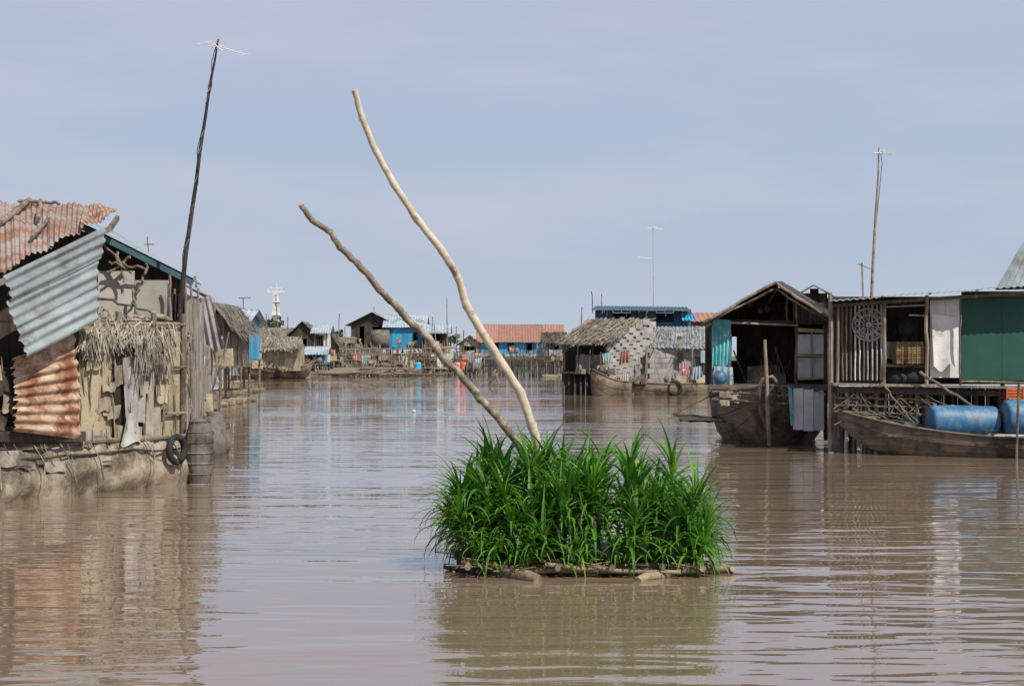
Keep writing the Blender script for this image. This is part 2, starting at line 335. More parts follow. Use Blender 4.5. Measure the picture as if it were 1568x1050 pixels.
for _ in range(45): blade(D,(rn(-.55,-.3),rn(17.4,18.5),rn(.25,.6)),rn(2.6,4.2),rn(-.2,.6),rn(.3,.5),.014,rn(1.5,2.6),R.random())
for _ in range(150): blade(P,(rn(-.4,1.7),rn(17.05,17.4),rn(.1,.3)),rn(3.6,5.8),rn(.2,1.2),rn(.25,.45),.030,rn(.8,2.2),rn(.3,.9))
g.done()
def pole(name,pts,r0,r1,mat,dt,db,kn):
    o=Obj(name,S(pts[-1][0],pts[-1][1],db)); P=o.p(name,mat,True); n=len(pts); out=[]; rad=[]
    w=[S(x,y,dt+(db-dt)*i/(n-1)) for i,(x,y) in enumerate(pts)]
    for i in range(n-1):
        p0=w[max(i-1,0)];p1=w[i];p2=w[i+1];p3=w[min(i+2,n-1)]
        for k in range(6):
            t=k/6; q=.5*((2*p1)+(p2-p0)*t+(2*p0-5*p1+4*p2-p3)*t*t+(3*p1-p0-3*p2+p3)*t**3)
            q=q.lerp(p1.lerp(p2,t),.55)
            tt=(i+t)/(n-1); out.append(q+V((rn(-kn,kn),0,rn(-kn,kn)))); rad.append((r0+(r1-r0)*tt)*rn(.95,1.05)*(1.10 if k==0 else 1))
    out.append(w[-1]); rad.append(r1); P.tube(out,rad,10,.5); return o
o=pole('crooked_branch_pole',[(543,138),(554,180),(575,230),(604,283),(638,335),(678,386),(703,428),(714,468),(742,514),(772,562),(797,602),(814,650),(828,700),(850,860)],.027,.046,bleach,17.3,18.1,.003); o.done()
o=pole('crooked_branch_pole',[(461,314),(478,337),(506,356),(520,378),(548,404),(586,449),(604,466),(622,487),(656,517),(682,553),(700,568),(735,610),(772,650),(805,700),(860,850)],.025,.040,bark,17.0,18.0,.005); o.done()
# ---------------------------------------------------------------- left shack
A0=V((-6.88,25.7,0)); DL=V((1.74,3.6,0)).normalized(); NL=V((DL.y,-DL.x,0))
def dl(p): s=(p-784)/F; t=(s*25.7+6.88)/(1.74-s*3.6); return 25.7+3.6*t
def LW(p,y,off=0): return S(p,y,dl(p)-off)
def Q(s,z,off=0): return A0+DL*s+NL*off+V((0,0,z))
o=Obj('corrugated_iron_shack',(-7,27.5,0))
P=o.p('hull',tarp,True); rows=[]
for j in range(17):
    v=j/16; row=[]
    for i in range(110):
        s=-3+7.1*i/109; b=.26*math.sin(math.pi*(.15+.75*v))+.045*math.sin(s*5+v*4)*v+.018*math.sin(s*17+v*5)*(1-v)+.02*math.sin(v*14+s*2.2)
        row.append(Q(s,.74-.06*math.sin(s*2)+.02*math.sin(s*11)-1.0*v,b))
    rows.append(row)
P.grid(rows,.6)
P.grid([[Q(4.1,.75,.1),Q(4.3,.75,-2.5)],[Q(4.1,-.3,.2),Q(4.3,-.3,-2.5)]],.4)
rtube(o.p('gunwale',wood),Q(-3,.74,.18),Q(4.15,.72,.15),.04,7,.03,14)
rtube(o.p('lower_rail',woodd),Q(-3,.60,.26),Q(4.15,.56,.24),.018,7,.03,14)
for i in range(6): s=-.6+i*.8+rn(-.3,.3); o.p('mooring_ropes',thp).tube([Q(s,.75,.22),Q(s+.1,.5,.33),Q(s+.12+rn(-.1,.1),.2,.36)],.010,5)
o.p('mat_wall',mat_).wall(Q(-3,0)[:2],Q(4.05,0)[:2],.7,lambda u:2.45,.62,[(.0,3.9,1.0,2.4),(5.75,6.1,.9,2.4)],gap=.03,jit=.02,rag=.03)
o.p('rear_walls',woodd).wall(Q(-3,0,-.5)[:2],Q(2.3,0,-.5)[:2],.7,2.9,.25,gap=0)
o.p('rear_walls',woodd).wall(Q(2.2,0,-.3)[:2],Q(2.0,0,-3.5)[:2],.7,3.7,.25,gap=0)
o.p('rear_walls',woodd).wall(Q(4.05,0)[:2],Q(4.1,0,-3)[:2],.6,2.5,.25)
for s in (1.55,2.45,3.3,4.05): o.p('posts',wood).tube([Q(s,.3,.06),Q(s+.03,2.6,.06)],.045,7)
for z in (1.05,1.75,2.4): o.p('rails',wood).tube([Q(1.4,z,.07),Q(4.1,z+.03,.09)],.022,6)
a,b,c,d=LW(5,422,.5),LW(159,347,.3),LW(150,492,.75),LW(42,548,.95)
for k in range(3):
    f=lambda t:(a.lerp(d,t),b.lerp(c,t)); (l0,r0),(l1,r1)=f(max(0,k/3-.03)),f((k+1)/3); e=V((rn(-.05,.05),-.015*k,0))
    o.p('iron_awning',galv,True).sheet(r0+e,r1+e,l1+e,l0+e,corr=3,amp=.022,nv=12,jit=.015,var=.35+.25*k,edge=.02)
a,b,c,d=LW(22,548,.5),LW(116,510,.4),LW(124,672,.45),LW(22,660,.6)
o.p('rusty_wall_sheet',rustb,True).sheet(b,c,d,a,corr=9,amp=.022,nv=12,jit=.02,var=.7,edge=.05)
o.p('dark_beam',woodd).beam(LW(-30,668,.3),LW(128,668,.35),.08,.14)
A,B,C,D_=S(-40,436,25.4),S(166,337,28.2),S(180,322,31.2),S(-40,306,31.2)
for k,(u0,u1,m,nm) in enumerate(((0,.3,rust,'roof_sheets'),(.27,.55,rust,'roof_sheets'),(.52,.8,rust,'roof_sheets'),(.77,1.0,rustb,'roof_edge_sheet'))):
    up=V((0,0,.02*k)); o.p(nm,m,True).sheet(A.lerp(B,u0)+up,A.lerp(B,u1)+up,D_.lerp(C,u1)+up,D_.lerp(C,u0)+up,corr=7,amp=.018,nv=8,jit=.03,edge=.03,var=rn(.3,.8))
up=V((0,0,.1)); f=lambda u,v:A.lerp(B,u).lerp(D_.lerp(C,u),v)+up
for (p,q,r) in (((.1,.45),(.38,.97),.055),((.45,.55),(.47,.98),.04),((.4,.2),(.52,.5),.035),((.3,.93),(.6,.9),.03)): rtube(o.p('roof_weights',wood,True),f(*p),f(*q),r,wob=.02)
o.p('eave_beam',wood).beam(A-V((0,-.1,.12)),B-V((0,-.1,.12)),.06,.07); o.p('eave_beam',wood).beam(B-V((0,-.1,.12)),C-V((0,0,.12)),.06,.07)
T_=o.p('hanging_thatch',thp)
T_.thatch(LW(145,488,.1),LW(268,494,.1),LW(270,530,.3),LW(140,515,.3),n=260,l=.28,w=.026,base=False,spread=1.1)
T_.thatch(LW(205,505,.2),LW(262,500,.2),LW(262,550,.35),LW(205,545,.35),n=110,l=.36,w=.026,base=False,spread=.35)
T_.thatch(LW(120,500,.2),LW(160,505,.2),LW(160,525,.35),LW(120,520,.35),n=50,l=.3,w=.03,base=False,spread=.5)
o.p('old_tarp',greyc,True).cloth(LW(188,548,.25),LW(226,540,.2),LW(218,652,.3),LW(190,660,.35),2,.04)
o.p('rag',palec,True).cloth(LW(194,636,.4),LW(206,630,.3),LW(216,676,.3),LW(184,684,.5),1,.03,.2)
o.p('hanging_cloth',matg,True).cloth(LW(228,540,.2),LW(250,535,.2),LW(248,690,.2),LW(226,700,.25),2,.04)
o.p('loose_mat',mat_,True).cloth(LW(122,505,.16),LW(172,500,.14),LW(176,685,.2),LW(120,690,.22),1,.02)
o.p('gap_shade_sheet',dark).sheet(LW(176,545,.18),LW(187,545,.18),LW(186,690,.2),LW(172,690,.2))  # near-black sheet stands in for the shade between wall panels
patches(o,LW,120,270,520,700,26,[('patch_mat',mat_),('patch_grey',matg),('patch_wood',wood),('patch_tarp',tarp)],8,24,.16,.28)
patches(o,LW,-20,270,690,722,12,[('hull_patch',tarp),('hull_patch_b',tarp),('hull_patch_c',matg)],20,50,.30,.38,.5)
patches(o,LW,-20,24,560,690,10,[('patch_dark',woodd),('patch_mat',mat_)],10,24,.1,.3)
for _ in range(48):
    p=rn(118,272); y=rn(500,690); k=rn(-25,25); rtube(o.p('sticks',wood),LW(p,y,rn(.05,.35)),LW(p+k*.4,y+rn(20,90),rn(.05,.35)),rn(.008,.016),5,.01,4)
for _ in range(10):
    p=rn(0,270); pts=[LW(p+i*4*rn(.5,1.5),680+i*9,.38) for i in range(6)]; o.p('ropes',thp).tube(pts,.006,4)
def basket(P,c,h,r):
    c=V(c)
    for k in range(7): z=h*k/6; rr=r*(1-.25*abs(2*k/6-1)**1.5); P.tube([c+V((rr*math.cos(a),rr*math.sin(a),z)) for a in [i*math.pi/8 for i in range(17)]],.010,4)
    P.lathe(c,(0,0,1),[(r*.72,0),(r*.9,h*.2),(r*.98,h*.5),(r*.9,h*.8),(r*.72,h)],14)
basket(o.p('fish_basket',jarm),Q(4.1,.0,.35),.95,.22)
tyre(o.p('tyre',rubber,True),Q(3.5,.55,.36),.19,DL)
for _ in range(30):
    p=rn(0,120); rtube(o.p('sticks',wood),LW(p,rn(540,670),.2),LW(p+rn(-20,20),rn(640,690),.25),.010,5,.01,4)
o.done()
# ---------------------------------------------------------------- second left house
o=Obj('teal_roofed_houseboat',(-7,33,0))
q=(S(110,335,31),S(296,428,31.6),S(308,436,38),S(165,350,38)); o.p('roof',galvb,True).sheet(q[0],q[3],q[2],q[1],corr=14,amp=.02,nv=6)
z8=V((0,0,.08)); o.p('roof_lining',woodd).sheet(q[0]-z8,q[3]-z8,q[2]-z8,q[1]-z8,nv=3)
o.p('barge_board',teal).beam(q[0]-V((0,.05,.06)),q[1]-V((0,.05,.06)),.05,.09)
dx=30.8; g2=lambda p,y,e=0:S(p,y,30.8-e)
o.p('front_wall',plas).wall(S(150,0,dx)[:2],S(262,0,dx)[:2],g2(0,497).z,lambda u:g2(0,408+u*28).z,.6,gap=.005,jit=.004)
o.p('upper_wall',woodd).wall(S(100,0,dx+.9)[:2],S(285,0,dx+1.1)[:2],2.4,lambda u:4.22-1.0*u,.2,gap=0)
o.p('lower_wall',matg).wall(S(255,0,32)[:2],S(283,0,32)[:2],.4,2.9,.16)
o.p('side_wall',matg).wall(S(283,0,32)[:2],S(312,0,40)[:2],.3,3.0,.35,[(1.5,2.3,.5,2.2)],gap=.002)
for (a,b) in (((160,375),(200,420)),((200,392),(168,415)),((225,405),(210,450)),((180,385),(190,430)),((262,420),(258,560)),((283,425),(283,640)),((150,455),(235,480)),((200,440),(215,500)),((165,400),(225,412))):
    rtube(o.p('poles',wood),S(*a,30.6),S(*b,30.6),.022,6,.03)
o.p('bundles',thp).thatch(S(150,470,30.6),S(262,492,30.6),S(268,515,30.4),S(150,498,30.4),n=150,l=.3,w=.03,base=False,spread=1.6)
for _ in range(7):
    p=rn(150,240); yy=rn(475,500); rtube(o.p('rolled_mats',tarp,True),S(p,yy,30.5),S(p+30,yy+10,30.5),.05,8,.02)
for _ in range(34):
    p=rn(250,296); y=rn(440,640); rtube(o.p('poles',wood),S(p,y,31.4),S(p+rn(-8,8),y+rn(40,120),31.3),rn(.010,.024),5,.02,4)
patches(o,lambda p,y,e:S(p,y,31.5-e),238,290,505,690,22,[('patch_mat',mat_),('patch_grey',matg),('patch_wood',wood),('patch_cloth',greyc),('patch_dark',woodd)],7,17,0,.3,1.8)
o.p('blue_board',blue).beam(S(272,575,31.1),S(276,640,31.1),.16,.03)
o.p('black_cloth',dark).cloth(S(262,450,31.1),S(284,450,31.1),S(282,500,31.1),S(264,495,31.1))
o.p('grey_cloth',greyc,True).cloth(S(266,520,31),S(280,515,31),S(280,590,31),S(264,600,31),2,.04)
o.p('hull',woodh,True).boat((-5.9,31),(-7.0,41),1.6,.5,bow=.1,stern=.2,kz=-.5)
for i in range(5): jar(o.p('float_jars',jarm,True),V((-5.55-.12*i+rn(-.1,.1),33.5+i*1.4,-.1)),.9,.3)
o.done()
o=Obj('weathered_houseboat',(-7.5,46,0)); d=44
o.p('front_wall',matg).wall(S(255,0,d)[:2],S(305,0,d)[:2],.5,3.3,.2)
o.p('side_wall',matg).wall(S(305,0,d)[:2],S(322,0,54)[:2],.5,3.2,.35,[(2,3,.7,2.3)],gap=.002)
o.p('roof',thm).thatch(S(250,420,43.5),S(262,425,54),S(326,462,54),S(318,452,43.5),n=250,l=.4,w=.04)
o.p('cloth_awning',greyc,True).cloth(S(298,458,43),S(322,452,43),S(345,538,42.6),S(312,530,42.8),3,.05)
o.p('raft',bamb).tube([S(285,0,43).xy.to_3d()+V((0,0,.1)),S(318,0,56).xy.to_3d()+V((0,0,.1))],.2,8)
patches(o,lambda p,y,e:S(p,y,43.6-e),268,316,470,600,26,[('patch_mat',mat_),('patch_grey',matg),('patch_wood',wood),('patch_cloth',palec),('patch_blue',bluec),('patch_dark',woodd)],6,15,0,.4,1.5)
clutter(o,V((S(290,0,43).x,43,.4)),V((S(318,0,54).x,54,.4)),26,1.8,1.0)
for i in range(6): jar(o.p('float_jars',jarm,True),V((S(292+6*i,0,43+3*i).x,43+3*i,-.05)),.9,.33)
for p,y0,y1 in ((292,430,600),(303,440,600),(322,456,590),(328,470,580),(298,422,440)): rtube(o.p('poles',wood),S(p,y0,43),S(p+3,y1,43),.03,6)
o.done()
house('floating_shack',303,342,560,486,462,72,7,wood,thm,'y',True,clut=18,bw=.3)
house('blue_floating_house',322,372,550,492,472,92,6,blue,galvb,'x',False,clut=16,bw=.4,frontm=blue)
house('floating_shack',338,366,556,512,498,125,5,matg,thm,'y',True,clut=12,bw=.4)
# antenna left
o=Obj('tv_antenna',S(272,520,31.6))
pts=[(270,560),(276,470),(284,390),(294,320),(300,280),(306,230),(314,180),(321,130),(328,95),(334,60)]
P=o.p('mast',woodd,True); w=[S(x,y,30.5) for i,(x,y) in enumerate(pts)]
P.tube(w,[.045,.042,.038,.035,.032,.029,.026,.023,.018,.012],7,.3)
for i in range(15):
    t=rn(0,.98)*(len(w)-1); k=int(t); q=w[k].lerp(w[k+1],t-k); s_=rn(.5,1.2); o.p('rope_wrap',thp).tube([q+V((-.035,-.03,-.07*s_)),q+V((.035,-.04,.07*s_))],.007,4)
o.p('cable',dark).tube([p+V((.045*math.sin(i*2.1),-.04,0)) for i,p in enumerate(w)],.007,4)
def yagi(P,c,ln,elw,ang,n=8,r=.006,dy=.25,sd=V((.35,1,.12))):
    dv=V((math.cos(ang),dy,math.sin(ang))).normalized(); P.tube([c-dv*ln/2,c+dv*ln/2],r*1.6,5)
    sd=sd.normalized()
    for i in range(n):
        q=c+dv*ln*(i/(n-1)-.5); e=elw*(1-.4*i/n)/2; P.tube([q-sd*e,q+sd*e],r,5)
        if i in (2,3): P.tube([q-sd*e+V((0,0,.06)),q+sd*e+V((0,0,.06))],r,5); P.tube([q-sd*e,q-sd*e+V((0,0,.06))],r,5); P.tube([q+sd*e,q+sd*e+V((0,0,.06))],r,5)
yagi(o.p('yagi',silver),S(344,74,30.5),.66,.26,-.28,10,.0045,.1,V((.9,.6,.30)))
o.p('yagi',silver).tube([S(326,66,30.4),S(340,78,30.4)],.010,5)
o.done()
# ---------------------------------------------------------------- distant middle
def stakes(o,nm,mat,p0,p1,d0,d1,y0,y1,n,r=.04,lean=.2,zb=-.3):
    P=o.p(nm,mat)
    for i in range(n):
        t=(i+rn(-.4,.4))/n; d=d0+(d1-d0)*t; a=S(p0+(p1-p0)*t,rn(y0,y1),d); b=V((a.x+rn(-lean,lean),d+rn(-lean,lean),zb)); P.tube([b,a],r*rn(.6,1.3),4)
o=Obj('thatched_sampan',(-19,150,0)); d=148
o.p('hull',woodh,True).boat((S(362,0,d).x,d-1),(S(474,0,d).x,d+2),2.4,.8,bow=1.1,stern=.5,gr=.06)
P=o.p('cabin_mats',mat_)
P.wall((S(385,0,d).x,d-.8),(S(458,0,d).x,d-.2),.6,2.5,.5,[(.4,.9,1,2)],gap=.03); P.wall((S(458,0,d).x,d-.2),(S(466,0,d+2).x,d+2),.6,lambda u:2.3+1*(1-abs(2*u-1)),.3)
o.p('roof',thm).thatch(S(388,515,d+1),S(460,515,d+1),S(463,534,d-1.2),S(376,536,d-1.2),n=300,l=.5,w=.09)
o.p('roof',thm).thatch(S(388,515,d+1),S(460,515,d+1),S(463,534,d+3),S(376,534,d+3),n=60,l=.5,w=.09)
clutter(o,V((S(366,0,d).x,d-1,.8)),V((S(400,0,d).x,d-1,.8)),10,1.5,1.3); clutter(o,V((S(380,0,d).x,d-1.2,.7)),V((S(470,0,d).x,d-.8,.7)),10,1.3,1.0); o.done()
house('floating_shack',442,484,548,512,492,178,5,woodd,thm,'y',True,clut=18,bw=.4)
house('floating_shack',482,500,554,508,496,172,4,whit,galvb,'x',False,clut=8,bw=.4,frontm=whit)
house('floating_shack',497,512,552,520,508,176,4,wood,thm,'y',True,clut=8,bw=.4)
house('blue_floating_house',472,496,556,540,530,168,3,blue,galvb,'x',False,clut=6,bw=.4)
house('floating_shack',385,440,550,518,501,200,5,wood,thm,'x',True,clut=14,bw=.4)
house('blue_floating_house',350,374,548,508,490,150,5,blue,blue,'y',False,clut=10,bw=.4)
house('blue_gabled_house',538,602,532,494,478,190,7,woodd,galvb,'y',False,clut=18,bw=.4,frontm=woodd,over=.6)
house('blue_floating_house',592,648,533,499,482,188,6,blue,galvb,'x',False,clut=10,bw=.5,ops=[(2.6,3.0,2.6,4.0)],over=.4)
house('floating_shack',652,684,540,508,496,186,4,woodd,galvb,'x',False,clut=14,bw=.4)
house('orange_roofed_house',735,858,541,521,496,205,8,blue,orr,'x',False,clut=10,bw=.5,over=.5,ops=[(1.2,2,2,3.0),(3,3.6,2.2,3.0),(5,5.8,2,3)])
house('floating_shack',704,735,552,525,513,190,4,matg,thm,'y',True,clut=14,bw=.4)
house('floating_shack',836,862,552,522,508,160,4,matg,thd,'x',True,clut=12,bw=.4)
house('floating_shack',512,538,548,524,516,184,4,wood,thm,'x',True,clut=14,bw=.4)
o=Obj('fish_pen_fence',(-12,182,0))
stakes(o,'stakes',wood,470,505,182,182,548,566,26); stakes(o,'stakes',wood,505,585,182,181,524,546,90,.05); stakes(o,'stakes',bamb,585,700,181,180,535,550,100,.05)
stakes(o,'stakes',wood,560,700,178,178,520,560,36,.05,.5)
for y in (533,541,549,557,563): rtube(o.p('rails',bamb),S(468,y+3,181.5),S(702,y,179.5),.07,5,.06,20)
o.p('plank_deck',wood).sheet(S(505,562,180),S(700,562,178),S(700,564,174),S(505,566,174),nv=3,jit=.05)
o.p('screen',mat_).wall(S(583,0,180.6)[:2],S(650,0,180.6)[:2],.2,1.8,.3,rag=.15)
clutter(o,V((S(505,0,179).x,179,.5)),V((S(700,0,178).x,178,.5)),40,1.6,1.5)
o.done()
o=Obj('water_tank',S(582,0,186).xy.to_3d()); b=S(582,532,186); o.p('water_tank',thm,True).lathe(b,(0,0,1),[(.01,0),(.9,0),(.95,.8),(.9,1.7),(.01,1.75)],16); o.done()
o=Obj('stake_fence',(0,175,0))
stakes(o,'stakes',matg,690,740,178,174,535,556,60,.035,.2); stakes(o,'stakes',matg,740,825,174,168,541,552,140,.03,.12); stakes(o,'stakes',matg,822,866,168,165,522,546,80,.035,.15)
for y in (549,560): rtube(o.p('rails',wood),S(690,y,177.5),S(862,y,164.5),.05,5,.05,16)
clutter(o,V((S(695,0,176).x,176,.3)),V((S(740,0,172).x,172,.3)),22,1.8,1.6)
o.done()
o=Obj('driftwood_raft',(-7,165,0))
for _ in range(34): rtube(o.p('driftwood_raft',wood),V((S(rn(470,690),0,165).x,rn(160,168),.15)),V((S(rn(470,690),0,165).x,rn(160,168),.25+rn(0,.5))),.08,5,.06,6)
o.done()
for p,m,nm in ((700,redc,'orange_drum'),(711,orange,'orange_drum'),(640,blue,'blue_drum'),(722,barrelm,'blue_drum')):
    b=S(p,560,174); b.z=.25; o=Obj(nm,b); o.p(nm,m,True).lathe(b,(0,0,1),[(.01,0),(.3,0),(.31,.3),(.29,.32),(.31,.6),(.28,.9),(.01,.9)],12); o.done()
o=Obj('white_tower',S(423,0,300).xy.to_3d()); c=S(423,0,300)
zz=lambda y:S(0,y,300).z
P=o.p('shaft',whit)
for y0,y1,wd in ((540,505,.8),(505,482,.55),(482,462,.4),(462,450,.28)):
    for sx in (-1,1):
        for sy in (-1,1): P.beam((c.x+sx*wd,300+sy*wd,zz(y0)),(c.x+sx*wd*.8,300+sy*wd*.8,zz(y1)),.3,.3)
    P.obox(V((c.x,300,(zz(y0)+zz(y1))/2)),V((wd*.55,0,0)),V((0,wd*.55,0)),V((0,0,(zz(y1)-zz(y0))/2)))
    P.obox(V((c.x,300,zz(y1))),V((wd*1.5,0,0)),V((0,wd*1.5,0)),V((0,0,.12)))
P.beam((c.x-1.3,300,zz(447)),(c.x+1.3,300,zz(447)),.2,.2); P.beam((c.x-.9,300,zz(441)),(c.x+.9,300,zz(441)),.15,.15)
P.tube([(c.x,300,zz(452)),(c.x,300,zz(434))],.09,5)
for sx in (-1.3,-.7,.7,1.3): P.tube([(c.x+sx,300,zz(450)),(c.x+sx,300,zz(442))],.12,5)
o.done()
o=Obj('distant_trees',(0,330,0)); P=o.p('distant_trees',farg)
def tuft(cx,cy,cz,rx,rz,n):
    for _ in range(n):
        a=rn(0,6.28); u=rn(-1,1); rr=R.random()**.4; c=V((cx+rx*rr*math.cos(a),cy+rn(-1,1),cz+rz*rr*u)); s=rn(.2,.5)
        d1=V((rn(-1,1),rn(-1,1),rn(-1,1))).normalized()*s; d2=V((rn(-1,1),rn(-1,1),rn(-1,1))).normalized()*s; P.poly([c-d1,c-d2*.6,c+d1,c+d2*.6])
for p in range(330,1120,7):
    x=S(p,0,360).x; tuft(x,360+rn(-6,6),.8,1.6,rn(1.0,2.6),34)
for p,y,r in ((398,500,2.0),(410,498,1.8),(412,508,1.5),(512,515,1.2),(690,520,1.0)):
    q=S(p,y,230); tuft(q.x,230,q.z,r,r*.7,120); P.tube([(q.x,230,0),(q.x,230,q.z)],.1,5)
P.grid([[(-400,380,-.5),(400,380,-.5)],[(-400,385,1.0),(400,385,1.0)],[(-400,400,1.2),(400,400,1.2)]],.3)
o.done()
o=Obj('mooring_poles',(0,150,0))
for p,y0,y1,d,r in ((228,362,420,60,.02),(375,455,540,120,.04),(685,457,530,185,.05),(518,480,540,180,.05),(710,505,560,175,.06),(700,500,560,180,.05),(908,446,480,95,.03),(922,450,480,95,.025),(890,470,500,100,.03),(845,512,560,160,.06),(660,485,540,185,.05),(410,480,540,190,.05),(470,505,560,178,.06),(575,470,500,190,.04),(530,500,560,180,.05),(668,495,540,182,.05),(440,485,520,185,.05)):
    rtube(o.p('mooring_poles',wood),S(p,y1,d),S(p+rn(-3,3),y0,d),r,5,.02,5)
P=o.p('mooring_poles',wood)
P.tube([S(366,456,120),S(384,456,120)],.03,4); P.tube([S(220,374,60),S(236,374,60)],.015,4)
d=110
for a,b in (((750,588),(759,566)),((765,588),(755,568)),((757,588),(762,570))): rtube(P,S(*a,d),S(*b,d),.07,5,.03,5)
o.done()
b=S(634,631,64); b.z=.04; o=Obj('white_float',b); o.p('white_float',whit,True).lathe(b-V((0,0,.07)),(0,0,1),[(.01,0),(.05,.03),(.065,.07),(.05,.11),(.01,.13)],10); o.done()
# ---------------------------------------------------------------- centre-right houseboats
d=93
o=Obj('thatched_houseboat',S(930,0,d).xy.to_3d())
g=lambda p,y,e=0:S(p,y,d+e)
P=o.p('patched_wall',patch)
def patchwall(P,p0,d0,p1,d1,ytb,zb,cols,rows_,th=.05):
    for j in range(rows_):
        sh=.5*(j%2)
        for i in range(cols):
            u=min(.995,(i+.5+sh*.8)/cols); dd=d0+(d1-d0)*u; zt=S(0,ytb(u),dd).z; a=S(p0+(p1-p0)*u,0,dd)
            hh=(zt-zb)/rows_; ux=V((S(p1,0,d1).x-S(p0,0,d0).x,d1-d0,0)); L_=ux.length; ux.normalize()
            P.obox(V((a.x,dd+rn(-.012,.012),zb+hh*(j+.5))),ux*(L_/cols*.497),V((ux.y,-ux.x,0))*th/2,V((0,0,hh*rn(.46,.495))))
patchwall(P,928,90.5,1000,93,lambda u:528-40*min(1,u*1.2) if u<.85 else 492,.55,7,10)
patchwall(P,990,92,1086,92.6,lambda u:532,.5,8,7)
o.p('wall_core',patch).wall(g(929,0,-2.3)[:2],g(1000,0,.15)[:2],.55,lambda u:S(0,530-36*min(1,u*1.2),91.5).z-.1,.3,gap=0,jit=0)
o.p('wall_core',patch).wall(g(990,0,-.8)[:2],g(1086,0,-.2)[:2],.5,2.2,.5,gap=0,jit=0)
o.p('veranda_back',dark).wall(g(862,0,2)[:2],g(930,0,2)[:2],.8,2.6,.3,rag=.02,gap=0)  # back wall near-black: the veranda's shade is put into its colour
o.p('veranda_rail',matg).wall(g(882,0,-1)[:2],g(930,0,-2)[:2],1.0,1.9,.25,rag=.06)
for p in (864,885,908,928): o.p('posts',wood).tube([g(p,590,-1.5),g(p,522,-1.5)],.05,5)
o.p('roof',thm).thatch(g(903,489,2),g(1003,488,2),g(932,526,-3),g(856,524,-2),n=700,l=.8,w=.07,lift=.14)
o.p('roof',thm).thatch(g(903,489,2),g(1003,488,2),g(1005,515,6),g(870,515,6),n=150,l=.8,w=.09)
for k in range(9): t=k/8; rtube(o.p('roof_sticks',wood),g(903,487,2).lerp(g(1003,486,2),t),g(858,521,-2.3).lerp(g(936,522,-3.2),t),.03,5,.03,5)
o.p('roof_b',galv).sheet(g(1003,500,3),g(1084,500,3),g(1086,534,-1),g(995,532,-1),corr=14,amp=.03,nv=4)
o.p('roof_b_thatch',thm).thatch(g(1003,499,3),g(1084,499,3),g(1086,534,-1),g(995,532,-1),n=200,l=.5,w=.045,base=False,lift=.03)
o.p('deck',wood).sheet(g(860,571,-2.5),g(935,573,-2.5),g(935,568,3),g(860,568,3),nv=2)
for p in range(862,935,9): o.p('stilts',woodd).tube([V((g(p,0,-2).x,90.5,-.2)),g(p,570,-2)],.06,5)
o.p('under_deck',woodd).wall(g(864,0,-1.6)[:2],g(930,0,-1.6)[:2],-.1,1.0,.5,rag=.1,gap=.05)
o.p('bow',woodh,True).boat((g(900,0).x,89.0),(g(985,0).x,91.3),1.6,.65,bow=.6,stern=.3,kz=-.5)
o.p('hull',woodh,True).boat((g(955,0).x,90),(g(1090,0).x,91),1.8,.55,bow=.15,stern=.1,kz=-.5)
for a,b_,nm,m in (((950,538),(962,536),'orange_cloth',orr),((942,578),(950,577),'red_cloth',redc),((953,574),(962,573),'pale_cloth',palec),((1062,562),(1074,560),'blue_cloth',bluec)):
    o.p(nm,m,True).cloth(g(a[0],a[1],-3.3),g(b_[0],b_[1],-3.3),g(b_[0]+3,b_[1]+18,-3.3),g(a[0]-2,a[1]+20,-3.3),3,.06)
tyre(o.p('tyres',rubber,True),g(1033,594,-3.4),.30)
o.p('window',dark).obox(g(1042,548,-.95),V((.15,0,0)),V((0,.03,0)),V((0,0,.25)))
o.p('window',dark).obox(g(1072,560,-.95),V((.28,0,0)),V((0,.03,0)),V((0,0,.45)))
o.p('panel',bluec).obox(g(1077,546,-1.0),V((.13,0,0)),V((0,.03,0)),V((0,0,.3)))
for p in (990,1060,1085): o.p('posts',wood).tube([g(p,602,-1.6),g(p,530,-1.6)],.05,5)
clutter(o,V((g(960,0).x,89.6,.55)),V((g(1085,0).x,90.6,.55)),26,1.3,.7)
clutter(o,V((g(865,0).x,90,1.0)),V((g(930,0).x,90,1.0)),12,1.2,.8)
clutter(o,g(1000,518,-.5),g(1075,522,-.5),8,.6,.6)
o.done()
o=Obj('blue_upper_house',S(985,0,100).xy.to_3d()); g=lambda p,y,e=0:S(p,y,100+e)
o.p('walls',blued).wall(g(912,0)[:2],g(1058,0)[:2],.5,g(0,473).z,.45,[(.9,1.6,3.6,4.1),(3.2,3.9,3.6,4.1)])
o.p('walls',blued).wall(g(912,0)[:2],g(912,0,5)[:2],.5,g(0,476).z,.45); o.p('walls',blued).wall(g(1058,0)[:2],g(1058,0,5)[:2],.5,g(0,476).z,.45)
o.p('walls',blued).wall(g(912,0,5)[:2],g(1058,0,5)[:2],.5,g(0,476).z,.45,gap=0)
o.p('roof',blued).sheet(g(906,474,-.8),g(1056,475,-.8),g(1052,470,6),g(912,468,6),corr=26,amp=.02,nv=3)
o.p('fascia',galv).beam(g(906,474,-.85),g(1056,475,-.85),.06,.06)
for p in (930,960,990,1020,1045): o.p('brackets',palec).beam(g(p,477,-.6),g(p-1,484,-.1),.04,.04)
o.p('awning',blue).sheet(g(1046,482,-.2),g(1062,482,-.2),g(1066,490,-1),g(1044,490,-1),corr=4,amp=.04)
o.done()
house('orange_roofed_house',1060,1100,560,490,478,104,4,matg,orr,'x',clut=2,bw=.4)
o=Obj('tv_antenna',S(1000,0,97)); P=o.p('mast',silver); P.tube([S(1001,470,97),S(1000,345,97)],[.03,.018],6,.2)
P.tube([S(1001,396,97),S(978,394,97),S(978,389,97)],.015,4)
yagi(o.p('yagi',silver),S(1004,350,97),.8,.8,-.05,7,.012,.3); o.done()
